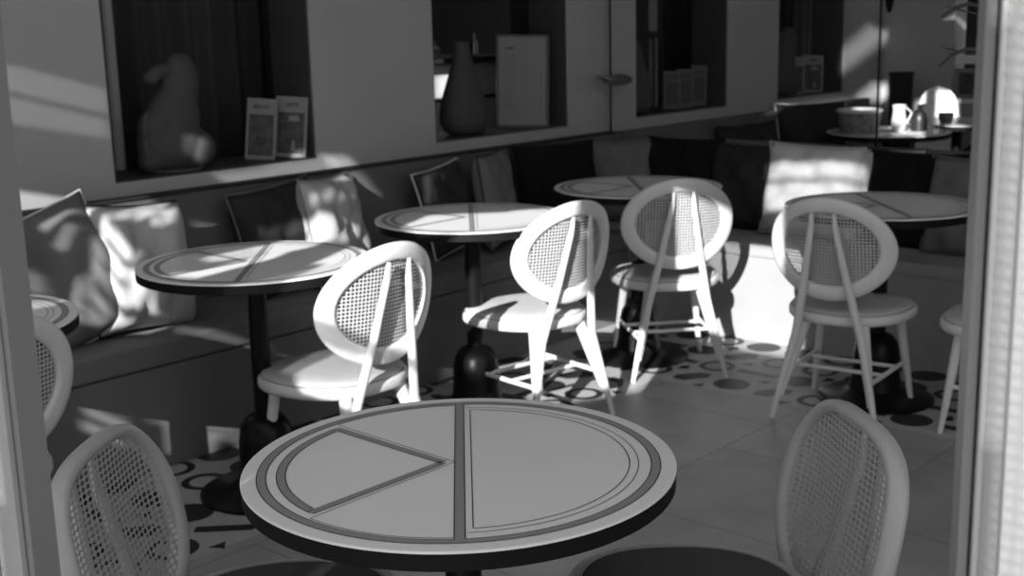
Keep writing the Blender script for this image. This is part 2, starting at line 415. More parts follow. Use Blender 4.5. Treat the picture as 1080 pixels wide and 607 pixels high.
dup(cA, (1.265, 2.955, 0), radians(88), 'shaded cane-backed chair cut off by the left window frame', G)
dup(cA, (4.26, 1.50, 0), radians(95), 'cane-backed chair mostly hidden behind the right window frame, one leg showing', G)

# ------------------------------------------------------------------ tables
ZTAB, RT = .737, .35
def table(label, loc, rz):
    t = thing('bistro_table', label, 'table', loc, rz, 'round pale bistro tables with black edges')
    b = B(); lathe(b, [(0, ZTAB-.004), (RT, ZTAB-.004), (RT, ZTAB-.0008), (RT-.001, ZTAB), (0, ZTAB)], 96); top = obj('tabletop', b, M_top, t, smooth=30)
    b = B(); lathe(b, [(0, ZTAB-.034), (RT-.012, ZTAB-.034), (RT-.001, ZTAB-.030), (RT-.0005, ZTAB-.0041), (0, ZTAB-.0041)], 96); obj('table_edge', b, M_edge, top, smooth=30)
    z = ZTAB+.0006; b = B()
    def P(r, a): return (RT*r*cos(a), RT*r*sin(a), z)
    def arc(r0, r1, a0, a1, mi, n=64):
        for i in range(n):
            q, w = a0+(a1-a0)*i/n, a0+(a1-a0)*(i+1)/n
            poly(b, [P(r0, q), P(r1, q), P(r1, w), P(r0, w)], mi)
    def strip(p, q, w, mi, dz=.0002):
        d = Vector((q[0]-p[0], q[1]-p[1])).normalized(); nn = Vector((-d.y, d.x))*w/2
        poly(b, [((p[0]+nn.x)*RT, (p[1]+nn.y)*RT, z+dz), ((p[0]-nn.x)*RT, (p[1]-nn.y)*RT, z+dz), ((q[0]-nn.x)*RT, (q[1]-nn.y)*RT, z+dz), ((q[0]+nn.x)*RT, (q[1]+nn.y)*RT, z+dz)], mi)
    L = .005
    arc(.888, .925, 0, 2*pi, 0, 128); arc(.883, .888, 0, 2*pi, 1, 128); arc(.925, .930, 0, 2*pi, 1, 128)
    strip((0, -.9), (0, .9), .04, 0); strip((-.022, -.885), (-.022, .885), L, 1, .0003); strip((.022, -.885), (.022, .885), L, 1, .0003)
    # right: two thin D outlines
    al = math.acos(.055/.786); arc(.784, .789, -al, al, 1); strip((.055, -.783), (.055, .783), L, 1)
    al = math.acos(.03/.827); arc(.825, .829, -al, al, 1)
    # left: wedge band and thin outlines
    g = radians(41.5); tip = (-.075, 0); ro, ri = .835, .80
    def end(r, gg): return (-r*cos(gg), r*sin(gg))
    arc(ri, ro, pi-g, pi+g, 0); arc(ro, ro+L, pi-g, pi+g, 1); arc(ri-L, ri, pi-g+.04, pi+g-.04, 1)
    for s in (1, -1):
        e = end(ro, g*s); strip(tip, e, .034, 0, .0001)
        d = Vector((e[0]-tip[0], e[1]-tip[1])).normalized(); nn = Vector((-d.y, d.x))*s
        for off, lo, hi in ((.0195, .05, .03), (-.0195, 0, 0)):
            strip((tip[0]+nn.x*off+d.x*lo*0, tip[1]+nn.y*off), (e[0]+nn.x*off, e[1]+nn.y*off), L*.8, 1, .0003)
        e2 = end(.872, (g+.055)*s); strip((-.022, 0), e2, L*.8, 1, .0002)
        arc(.870, .874, pi-s*(g+.055), pi-s*(pi/2-.03), 1, 32)
    obj('inlay', b, [M_inlay, M_line], top)
    b = B(); lathe(b, [(0, .24), (.030, .24), (.030, .70), (.06, .7025), (0, .7027)], 32); obj('pole', b, M_iron, t, smooth=True)
    b = B(); lathe(b, [(0, .0), (.215, .0), (.215, .008), (.20, .016), (.13, .024), (.098, .045), (.088, .09), (.085, .17), (.078, .215), (.058, .245), (.034, .257), (0, .258)], 48); obj('base', b, M_iron, t, smooth=True)
    return t
RZ = radians(-46)
tb = table('large pale round table in the foreground with dark ring, bar and wedge inlay', (1.378, 1.362, 0), RZ)
GT = 'round pale bistro tables with black edges'
dup(tb, (2.27, 3.09, 0), RZ, 'round table beside the striped pale cushion, streaked with leaf-shaped sunlight', GT)
dup(tb, (3.262, 3.12, 0), RZ, 'round table behind the middle chair with a broad bright band of sun', GT)
dup(tb, (4.255, 3.10, 0), RZ, 'round table in the bench corner, in front of the black cushions', GT)
dup(tb, (4.30, 2.03, 0), RZ, 'round table at right in front of the big white cushion', GT)
dup(tb, (1.285, 3.09, 0), RZ, 'round table cut off by the left window frame beside the crumpled cushion', GT)
dup(tb, (6.95, 3.26, 0), RZ, 'round table beyond the low partition with a basket and jug on it', GT)
dup(tb, (7.75, 3.18, 0), RZ, 'farthest round table before the far wall window', GT)

# ------------------------------------------------------------------ cushions
GC = 'loose cushions along the benches'
def cushion(label, w, h, th, m, loc, yaw, tilt=0, roll=0, pipe=None, seed=0, dent=0, name='cushion'):
    rd = random.Random(seed); b = B(); N = 18; V = {}
    ph = [rd.random()*6 for _ in range(6)]
    def co(i, j, s):
        u, v = i/N*2-1, j/N*2-1
        pin = 1-.055*(1-abs(u)**2.2)*abs(v)**4-.0; pin2 = 1-.055*(1-abs(v)**2.2)*abs(u)**4
        x = u*w/2*pin2*1.0; z = v*h/2*pin
        prof = ((1-u**4)*(1-v**4))**.55 if abs(u) < 1 and abs(v) < 1 else 0
        y = s*th/2*prof*(1+.10*sin(3.1*u+ph[0])*sin(2.7*v+ph[1]))
        if s < 0: y += dent*math.exp(-((u-.05)**2*9+(v-.55)**2*5)); y += .010*sin(7*u+5*v+ph[2])*prof+.006*sin(13*u-6*v+ph[3])*prof
        return Vector((x, y, z))
    for s in (-1, 1):
        for i in range(N+1):
            for j in range(N+1):
                if s == 1 and (i in (0, N) or j in (0, N)): V[(i, j, 1)] = V[(i, j, -1)]
                else: V[(i, j, s)] = b.verts.new(co(i, j, s))
        for i in range(N):
            for j in range(N):
                f = (V[(i, j, s)], V[(i+1, j, s)], V[(i+1, j+1, s)], V[(i, j+1, s)])
                b.faces.new(f if s < 0 else f[::-1])
    rt = Matrix.Rotation(yaw, 4, 'Z') @ Matrix.Rotation(tilt, 4, 'X') @ Matrix.Rotation(roll, 4, 'Y')
    t = thing(name, label, 'cushion', loc, 0, GC); t.matrix_world = Matrix.Translation(loc) @ rt
    obj('cover', b, m, t, smooth=180)
    b = B(); idx = [(i, 0) for i in range(N)]+[(N, j) for j in range(N)]+[(i, N) for i in range(N, 0, -1)]+[(0, j) for j in range(N, 0, -1)]
    tube(b, [co(i, j, -1) for i, j in idx], .0042, 6, closed=True); obj('piping', b, pipe or m, t, smooth=True)
    return t
R_ = radians
# local -y is the face; along the wall bench it looks towards -Y
cushion('crumpled dark grey cushion leaning at the left end of the wall bench', .50, .47, .20, M_cush_m, (1.95, 3.76, .635), R_(-4), R_(-16), R_(-16), M_cush_l, 1, .05)
cushion('pale cushion with dark piping and striped shadows beside the nearest wall table', .385, .44, .19, M_cush_w, (2.275, 3.74, .645), R_(4), R_(-14), R_(5), M_cush_d, 2, .02)
cushion('dark cushion with a thin pale edge under the two propped cards', .42, .42, .14, M_cush_d, (2.93, 3.80, .640), R_(5), R_(-14), R_(-4), M_cush_m, 3)
cushion('pale cushion standing turned beside the dark cushion under the pier between first two openings', .42, .42, .15, M_cush_w, (3.17, 3.78, .645), R_(24), R_(-12), R_(3), M_piping, 4, .01)
cushion('small glossy dark cushion with bright piping below the tall dark vase', .34, .38, .12, M_cush_d, (3.82, 3.80, .640), R_(8), R_(-13), R_(-6), M_cush_l, 5, .03)
cushion('grey cushion seen edge on with a pointed top, below the framed menu', .40, .42, .13, M_cush_m, (4.09, 3.76, .650), R_(28), R_(-8), R_(2), M_cush_d, 6)
cushion('broad black cushion below the framed menu, left of the grey one in the bench corner', .46, .43, .14, M_cush_k, (4.57, 3.80, .645), R_(-18), R_(-10), 0, M_cush_d, 7)
cushion('grey cushion set back in the bench corner between two black cushions', .40, .40, .13, M_cush_m, (4.98, 3.74, .640), R_(-42), R_(-10), 0, M_cush_m, 8)
cushion('black cushion on the cross bench next to the corner', .42, .42, .14, M_cush_k, (5.12, 3.46, .640), R_(-84), R_(-10), 0, M_cush_k, 9)
cushion('charcoal cushion on the cross bench, left of the big white one', .44, .40, .14, M_cush_d, (5.12, 3.08, .635), R_(-92), R_(-10), 0, M_cush_d, 10)
cushion('big white cushion on the cross bench behind the right-hand table', .47, .42, .16, M_cush_b, (5.08, 2.74, .645), R_(-88), R_(-12), R_(1), M_cush_w, 11)
cushion('pale grey cushion mostly hidden behind the big white one', .40, .42, .12, M_cush_w, (5.15, 2.45, .64), R_(-90), R_(-8), 0, M_cush_d, 12)
cushion('black cushion right of the big white one', .44, .42, .13, M_cush_k, (5.10, 2.27, .635), R_(-92), R_(-12), 0, M_cush_d, 13)
cushion('mid grey cushion at the right end of the cross bench beside the window frame', .42, .42, .13, M_cush_m, (5.05, 1.98, .63), R_(-90), R_(-14), 0, M_cush_m, 14)
cushion('low dark cushion on the far wall bench just beyond the partition', .50, .38, .14, M_cush_d, (6.35, 3.82, .62), R_(-10), R_(-12), 0, M_cush_d, 15)
cushion('large charcoal cushion on the far wall bench near the basket table', .50, .46, .15, M_cush_d, (7.05, 3.80, .66), R_(-30), R_(-10), 0, M_cush_l, 16)

# ------------------------------------------------------------------ things in the wall openings
def sculpture(label, loc, rz):
    t = thing('sculpture', label, 'sculpture', loc, rz, 'rounded seated sculptures in the wall openings')
    b = B()
    blobs = [((-.02, 0, .10), (.135, .085, .105)), ((.075, 0, .075), (.085, .075, .078)), ((-.10, .0, .045), (.055, .055, .048)), ((.00, 0, .20), (.105, .07, .12)),
             ((-.075, -.01, .16), (.075, .06, .085)), ((.03, 0, .30), (.075, .06, .11)), ((.035, 0, .385), (.06, .05, .055)), ((.07, .0, .33), (.042, .045, .09)),
             ((-.04, -.02, .375), (.055, .035, .028)), ((-.085, -.02, .35), (.035, .03, .03))]
    for c, r in blobs:
        bmesh.ops.create_icosphere(b, subdivisions=3, radius=1, matrix=Matrix.Translation(c) @ Matrix.Diagonal((*r, 1)))
    o = obj('body', b, M_sculpt, t)
    rm = o.modifiers.new('remesh', 'REMESH'); rm.mode = 'VOXEL'; rm.voxel_size = .008; rm.use_smooth_shade = True
    sm = o.modifiers.new('smooth', 'SMOOTH'); sm.iterations = 12; sm.factor = .6
    b = B(); lathe(b, [(0, 0), (.10, 0), (.105, .006), (.10, .012), (0, .012)], 32, (-.01, 0)); obj('base', b, M_sculpt, t, smooth=True)
    return t
ZL = ZS+.007
sc = sculpture('rounded grey seated figure sculpture in the first opening with a bright spot at its foot', (2.69, YW+.10, ZL), R_(-8))
dup(sc, (7.18, YW+.10, ZL), R_(-12), 'rounded grey sculpture half hidden by the pier in the farthest opening', 'rounded seated sculptures in the wall openings')

def card(label, x, y, w, h, rz, lean, rd):
    t = thing('card', label, 'card', (x, y, ZL), rz, 'propped cards with a picture under a title')
    t.rotation_euler = (-lean, radians(5), rz)
    b = B(); box(b, -w/2, w/2, 0, .012, 0, h); sh = obj('board', b, M_card, t)
    b = B(); box(b, -w*.41, w*.41, -.0012, -.0002, h*.07, h*.74); obj('picture', b, M_cardprint, t)
    b = B(); q = random.Random(rd); n = 8 if rd == 1 else 6; cw = w*.055
    x0 = -n*cw*.62
    for i in range(n):     # short blurred letters of the title
        xx = x0+i*cw*1.24; box(b, xx, xx+cw*.32, -.0012, -.0002, h*.84, h*.90); box(b, xx, xx+cw*.9, -.0012, -.0002, h*.84+q.choice((0, .025, .05))*h, h*.855+q.choice((0, .02, .045))*h)
    obj('title', b, M_line, t)
    b = B()
    if rd == 1:
        for ex in (-.012, .016):
            poly(b, [(ex+.0085*cos(k*pi/8), -.0016, h*.34+.0085*sin(k*pi/8)) for k in range(16)])
        obj('round_spots', b, M_line, t)
    else:
        poly(b, [(-w*.1, -.0016, h*.60), (w*.28, -.0016, h*.60), (w*.22, -.0016, h*.70), (-w*.05, -.0016, h*.69)])
        poly(b, [(w*.02, -.0016, h*.12), (w*.16, -.0016, h*.12), (w*.12, -.0016, h*.3), (w*.05, -.0016, h*.28)])
        obj('light_shape', b, M_card, t)
    return t
k1 = card('left of the two propped picture cards in the first opening', 3.085, YW+.115, .120, .245, R_(-46), R_(9), 1)
k2 = card('right of the two propped picture cards in the first opening, touching the pier', 3.205, YW+.075, .130, .245, R_(-52), R_(4), 2)
dup(k1, (7.40, YW+.13, ZL), R_(-4), 'left of two dim propped cards in the farthest opening', None, (1.1, 1, 1)).rotation_euler = (R_(-10), R_(4), R_(-42))
dup(k2, (7.60, YW+.11, ZL), R_(-4), 'right of two dim propped cards in the farthest opening', None, (1.1, 1, 1)).rotation_euler = (R_(-10), R_(4), R_(-42))

def vase(label, loc, s=1):
    t = thing('vase', label, 'vase', loc, 0, 'tall pear-shaped vases in the wall openings')
    b = B(); lathe(b, [(0, 0), (.075, 0), (.105, .012), (.128, .05), (.132, .085), (.127, .13), (.113, .178), (.088, .245), (.064, .31), (.049, .36), (.041, .40), (.040, .425), (.034, .427), (.03, .40), (0, .39)], 48); obj('body', b, M_vase, t, smooth=60)
    t.scale = (s, s*.75, s)
    return t
vase('tall dark pear-shaped vase beside the framed menu in the second opening', (4.31, YW+.15, ZL))
vase('dark tapering vase at the left edge of the third opening', (5.68, YW+.15, ZL), .9)
t = thing('framed_menu', 'black-framed printed menu leaning in the second opening beside the vase', 'picture frame', (4.70, YW+.125, ZL), R_(-42)); t.rotation_euler = (R_(-6), R_(2), R_(-42))
w, h = .262, .452
b = B()
for q in ((-w/2, w/2, 0, .012), (-w/2, w/2, h-.010, h), (-w/2, -w/2+.012, 0, h), (w/2-.014, w/2, 0, h)): box(b, q[0], q[1], -.008, .014, q[2], q[3])
obj('frame', b, M_frameblk, t)
b = B(); box(b, -w/2+.01, w/2-.01, -.001, .008, .01, h-.008); sh = obj('sheet', b, M_card, t)
b = B(); q = random.Random(5)
box(b, -.085, -.045, -.0022, -.0012, h*.845, h*.865, 1)
for i in range(17):
    z = h*(.77-.036*i); L = .035+.03*q.random(); box(b, -.092, -.092+L, -.0022, -.0012, z, z+.004)
    if i % 2: box(b, -.02, .01+.025*q.random(), -.0022, -.0012, z, z+.003)
for z0, z1 in ((.42, .64), (.18, .34)): box(b, .088, .093, -.0022, -.0012, h*z0, h*z1)
box(b, .06, .10, -.0022, -.0012, h*.055, h*.065)
obj('text_lines', b, [M_grey, M_line], sh)['kind'] = 'stuff'

def book(label, x, w, h, lean, m):
    t = thing('book', label, 'book', (x, YW+.13, ZL), R_(-40), 'upright books leaning in the third opening'); t.rotation_euler = (R_(-8), R_(lean), R_(-40))
    b = B(); box(b, -w/2, w/2, -.004, 0, 0, h); box(b, -w/2, w/2, .026, .030, 0, h); box(b, -w/2, -w/2+.004, -.004, .03, 0, h); obj('cover', b, m, t)
    b = B(); box(b, -w/2+.004, w/2-.006, 0, .026, .004, h-.005); obj('pages', b, M_card, t)
    b = B(); box(b, -w*.36, w*.36, -.0055, -.0042, h*.12, h*.70); box(b, -w*.3, w*.3, -.0055, -.0042, h*.80, h*.86); obj('cover_print', b, M_vase, t)
M_bk = mat('dim_book_cover', .09, .6, noise=.2)
book('leftmost of three dim books leaning in the third opening, next to the vase', 6.00, .105, .215, 3, M_bk)
book('middle of three dim books leaning in the third opening', 6.13, .105, .22, 3, M_bk)
book('rightmost of three dim books in the third opening, its edge near the pier', 6.265, .10, .235, 5, M_bk)

# curtains and a pole behind the openings
def curtain(label, x0, x1, y, z0=.0, amp=.035, m=None):
    b = B(); n = int((x1-x0)/.012); rows = []
    for i in range(n+1):
        x = x0+(x1-x0)*i/n; yy = y+amp*sin(x*52)+amp*.4*sin(x*23+1)
        rows.append((b.verts.new((x, yy, z0)), b.verts.new((x, yy, 2.9)), b.verts.new((x, yy+.004, 2.9)), b.verts.new((x, yy+.004, z0))))
    for a, c in zip(rows, rows[1:]):
        for k in range(4): b.faces.new((a[k], c[k], c[(k+1) % 4], a[(k+1) % 4]))
    return tag(obj('curtain', b, m or M_curtain, smooth=180), label, 'curtain', 'dark curtains behind the wall openings')
curtain('dark folded curtain behind the sculpture in the first opening', 2.75, 3.82, 4.62)
curtain('dark curtain at the right of the second opening behind the framed menu', 5.22, 6.45, 4.60)
curtain('dark curtain behind the books in the third opening', 6.75, 8.15, 4.75)
curtain('dark curtain in the farthest opening behind the dim cards', 8.3, 10.2, 4.8)
b = B(); tube(b, [(2.60, 4.35, .001), (2.60, 4.35, 2.8)], .022, 12); tag(obj('curtain_pole', b, M_wall, smooth=True), 'pale upright pole behind the sculpture in the first opening', 'pole')

# counter behind the second opening, with small bottles on it
t = thing('counter', 'pale counter seen behind the dark vase through the second opening', 'counter', (5.2, 5.3, 0))
b = B(); box(b, 4.7, 5.75, 5.12, 5.6, .001, 1.20); child('body', b, M_white, t)
b = B(); box(b, 4.66, 5.78, 5.05, 5.63, 1.20, 1.225); child('worktop', b, M_dark, t)
b = B(); box(b, 4.7, 5.75, 5.11, 5.12, .98, 1.0); child('ledge', b, M_dark, t)
GBt = 'small glinting bottles on the counter'
lb = ['small dark bottle on the counter, left of the vase neck', 'squat jar on the counter at the left end', 'clear glinting bottle on the counter, right of the vase neck', 'short glass beside the glinting bottle on the counter']
for (x, hh, r, m_), l_ in zip(((5.10, .09, .03, M_grey), (4.99, .06, .035, M_vase), (5.42, .13, .02, M_steel), (5.36, .06, .022, M_glassball)), lb):
    b = B(); lathe(b, [(0, 0), (r, 0), (r, hh*.6), (r*.4, hh*.75), (r*.38, hh), (0, hh)], 20); o = obj('bottle', b, m_, smooth=True); o.location = (x, 5.12, 1.226); tag(o, l_, 'bottle', GBt)
# white shelf seen through the third opening
t = thing('side_table', 'white side table seen through the left of the third opening', 'table', (7.0, 5.2, 0))
b = B(); box(b, 6.70, 7.12, 5.0, 5.4, 1.28, 1.33); child('tabletop', b, M_white, t)
for x in (6.72, 7.07):
    for y in (5.02, 5.36):
        b = B(); box(b, x, x+.03, y, y+.03, .001, 1.28); child('leg', b, M_white, t)

# reading lamp rods
b = B(); t = thing('wall_lamp', 'small glossy shade on a thin upright rod against the pier between second and third openings', 'lamp', (5.19, YW-.07, ZB))
b = B(); tube(b, [(5.19, YW-.05, ZB+.008), (5.19, YW-.05, 2.4)], .006, 8); child('rod', b, M_iron, t, smooth=True)
b = B(); lathe(b, [(0, -.022), (.05, -.02), (.085, -.008), (.09, .002), (.06, .018), (.02, .026), (0, .027)], 32)
for v in b.verts: v.co = Vector((5.19+v.co.x*1.15, YW-.10+v.co.y*.6, 1.115+v.co.z*1.3))
child('shade', b, M_glassball, t, smooth=True)
b = B(); tube(b, [(5.12, YW-.10, 1.12), (5.06, YW-.10, 1.135), (5.00, YW-.10, 1.145)], [.018, .011, .004], 10); child('spout', b, M_glassball, t, smooth=True)
t = thing('partition_rod', 'thin dark upright rod rising behind the low partition near the far table', 'rod', (5.28, 2.56, ZB))
b = B(); tube(b, [(5.28, 2.532, ZB-.012), (5.28, 2.532, 3.2)], .005, 8); child('rod', b, M_iron, t, smooth=True)
b = B(); lathe(b, [(0, 0), (.014, 0), (.014, .006), (0, .006)], 16)
for v in b.verts: v.co += Vector((5.28, 2.532, ZB-.011))
child('foot', b, M_iron, t, smooth=True)

# pendant tip at the top of the picture
t = thing('pendant_lamp', 'dark pointed pendant lamp tip hanging at the top near the far corner', 'lamp', (7.2, 3.4, 1.41))
b = B(); lathe(b, [(0, 0), (.012, .01), (.022, .05), (.03, .12), (.03, .3), (.01, .33), (0, .33)], 20); o = obj('shade', b, M_iron, t, smooth=True)
b = B(); tube(b, [(0, 0, .33), (0, 0, 3.18)], .004, 6); obj('cord', b, M_iron, t)

# ------------------------------------------------------------------ far tables' things
ZTT = ZTAB+.0015
t = thing('basket', 'grey woven basket with a bright rim on the table beyond the partition', 'basket', (6.82, 3.38, ZTT))
b = B(); lathe(b, [(0, 0), (.10, 0), (.115, .05), (.125, .12), (.118, .12), (.108, .05), (.09, .01), (0, .01)], 32); obj('body', b, mat('wicker', .22, .8, noise=.5, scale=40), t, smooth=50)
b = B(); tube(b, [(.122*cos(k*pi/12), .122*sin(k*pi/12), .125) for k in range(24)], .010, 8, closed=True); obj('rim', b, M_white, t, smooth=True)
t = thing('jug', 'white jug standing right of the basket on the far table', 'jug', (7.0, 3.22, ZTT))
b = B(); lathe(b, [(0, 0), (.035, 0), (.045, .05), (.035, .11), (.04, .15), (.034, .15), (.03, .11), (.03, .02), (0, .02)], 24); obj('body', b, M_white, t, smooth=60)
b = B(); tube(b, [(.036, -.03, .13), (.06, -.05, .10), (.035, -.03, .04)], .006, 8); obj('handle', b, M_white, t, smooth=True)
b = B(); lathe(b, [(0, 0), (.045, 0), (.048, .06), (.04, .10), (.015, .125), (.014, .15), (0, .15)], 24); o = obj('bottle', b, M_frameblk, smooth=True); o.location = (7.05, 3.12, ZTT); tag(o, 'squat black bottle right of the jug on the far table', 'bottle')
b = B(); prism(b, [(-.03, -.004), (.03, -.004), (.03, 0), (-.03, 0)], 0, .15); prism(b, [(-.03, .03), (.03, .03), (.03, .034), (-.03, .034)], 0, .15); prism(b, [(-.03, -.004), (.03, -.004), (.03, .034), (-.03, .034)], .147, .15)
o = obj('table_card', b, M_white); o.location = (7.12, 3.10, ZTT); o.rotation_euler = (0, 0, R_(-50)); tag(o, 'narrow white folded card at the right of the far table', 'card')
t = thing('plant_pot', 'tall dark planter standing by the far wall behind the jug', 'planter', (8.27, 3.80, 0))
b = B(); lathe(b, [(0, 0), (.07, 0), (.08, 1.0), (.07, 1.0), (.06, .9), (0, .9)], 24); obj('body', b, M_dark, t, smooth=50)
b = B(); lathe(b, [(.081, .985), (.086, .99), (.081, 1.01), (.07, 1.01)], 24); obj('rim', b, M_dark, t, smooth=True)
# round-backed shell chair catching the sun, behind the farthest table
def shell(label, loc, rz, m):
    t = thing('shell_chair', label, 'chair', loc, rz, 'shell chairs at the far tables')
    b = B(); n, mm = 14, 14; g = {}
    for s in (0, 1):
        for i in range(n+1):
            for j in range(mm+1):
                u = i/n*2-1; v = j/mm; ww = .21*(1-.25*v)*(sqrt(max(0, 1-max(0, (v-.72)/.28)**2)) if v > .72 else 1)
                y = u*ww; g[s, i, j] = b.verts.new((-.18-.07*v+.9*y*y+s*.014, y, .45+.48*v))
    for s in (0, 1):
        for i in range(n):
            for j in range(mm): b.faces.new((g[s, i, j], g[s, i+1, j], g[s, i+1, j+1], g[s, i, j+1]))
    for j in range(mm):
        for i in (0, n): b.faces.new((g[0, i, j], g[1, i, j], g[1, i, j+1], g[0, i, j+1]))
    for i in range(n): b.faces.new((g[0, i, 0], g[1, i, 0], g[1, i+1, 0], g[0, i+1, 0]))
    obj('backrest', b, m, t, smooth=60)
    b = B(); lathe(b, [(0, .425), (.20, .425), (.22, .44), (.215, .46), (0, .455)], 32); obj('seat', b, m, t, smooth=50)
    for sx in (-1, 1):
        for sy in (-1, 1):
            b = B(); tube(b, [(sx*.12, sy*.12, .43), (sx*.19, sy*.19, 0)], [.014, .009], 8); obj('leg', b, M_wood, t, smooth=True)
    return t
s1 = shell('white rounded shell chair glowing in the sun behind the farthest table', (8.05, 3.40, 0), R_(215), M_white); s1.scale = (.8, .72, 1)
s2 = shell('dark rounded shell chair back in front of the far tables, just above the partition', (6.90, 2.70, 0), R_(38), M_cush_k)
s2.scale = (1, 1, .80)
b = B(); lathe(b, [(0, 0), (.035, 0), (.045, .03), (.047, .06), (.042, .06), (.03, .01), (0, .01)], 24); o = obj('cup', b, M_grey, smooth=True); o.location = (7.62, 3.20, ZTT); tag(o, 'grey cup on the farthest table before the white chair', 'cup')
# framed picture and curtain at the far wall window
t = thing('framed_picture', 'small framed picture standing on the far window sill at the right', 'picture frame', (XF+.02, 3.28, .831))
b = B(); box(b, -.01, .01, -.2, .2, 0, .20); obj('frame', b, M_card, t)
b = B(); box(b, -.013, -.0105, -.17, .17, .03, .17); obj('picture', b, M_cardprint, t)
b = B(); n = 90; rows = []
for i in range(n+1):
    y = 2.2+1.3*i/n; x = XF+.35+.03*sin(y*60)
    rows.append((b.verts.new((x, y, 1.32)), b.verts.new((x, y, 2.9)), b.verts.new((x+.004, y, 2.9)), b.verts.new((x+.004, y, 1.32))))
for a, c in zip(rows, rows[1:]):
    for k in range(4): b.faces.new((a[k], c[k], c[(k+1) % 4], a[(k+1) % 4]))
tag(obj('curtain', b, M_vase, smooth=180), 'grey curtain in the far wall window beside the right window frame', 'curtain')

# drooping leaves coming in from behind the right window frame
t = thing('potted_palm', 'thin dark drooping leaves poking out beside the right window frame at the top', 'plant', (1.42, .45, 0))
def leaf(pts, w):
    b = B(); tube(b, pts, [w*.5]+[w]*(len(pts)-2)+[w*.15], 6, sx=.35); child('leaf', b, M_leaf, t, smooth=True)
b = B(); tube(b, [(1.42, .45, .25), (1.42, .45, .9), (1.42, .45, 1.42)], [.009, .007, .004], 8); child('stem', b, M_leaf, t, smooth=True)
b = B(); lathe(b, [(0, 0), (.10, 0), (.14, .26), (.13, .26), (.12, .23), (0, .23)], 24)
for v in b.verts: v.co += Vector((1.42, .45, 0))
child('pot', b, M_dark, t, smooth=50)
for w_, pts in ((.0022, [(1.42, .608, 1.4285), (1.42, .591, 1.4387), (1.42, .576, 1.4425), (1.42, .5564, 1.438), (1.42, .50, 1.425), (1.42, .452, 1.40)]),
                (.0009, [(1.42, .602, 1.440), (1.42, .583, 1.4354), (1.42, .556, 1.4286), (1.42, .50, 1.41), (1.42, .452, 1.39)]),
                (.0022, [(1.42, .608, 1.372), (1.42, .593, 1.386), (1.42, .578, 1.3923), (1.42, .552, 1.3922), (1.42, .50, 1.37), (1.42, .452, 1.33)]),
                (.0009, [(1.42, .605, 1.3945), (1.42, .594, 1.3923), (1.42, .575, 1.387), (1.42, .552, 1.388), (1.42, .452, 1.35)])):
    leaf(pts, w_)

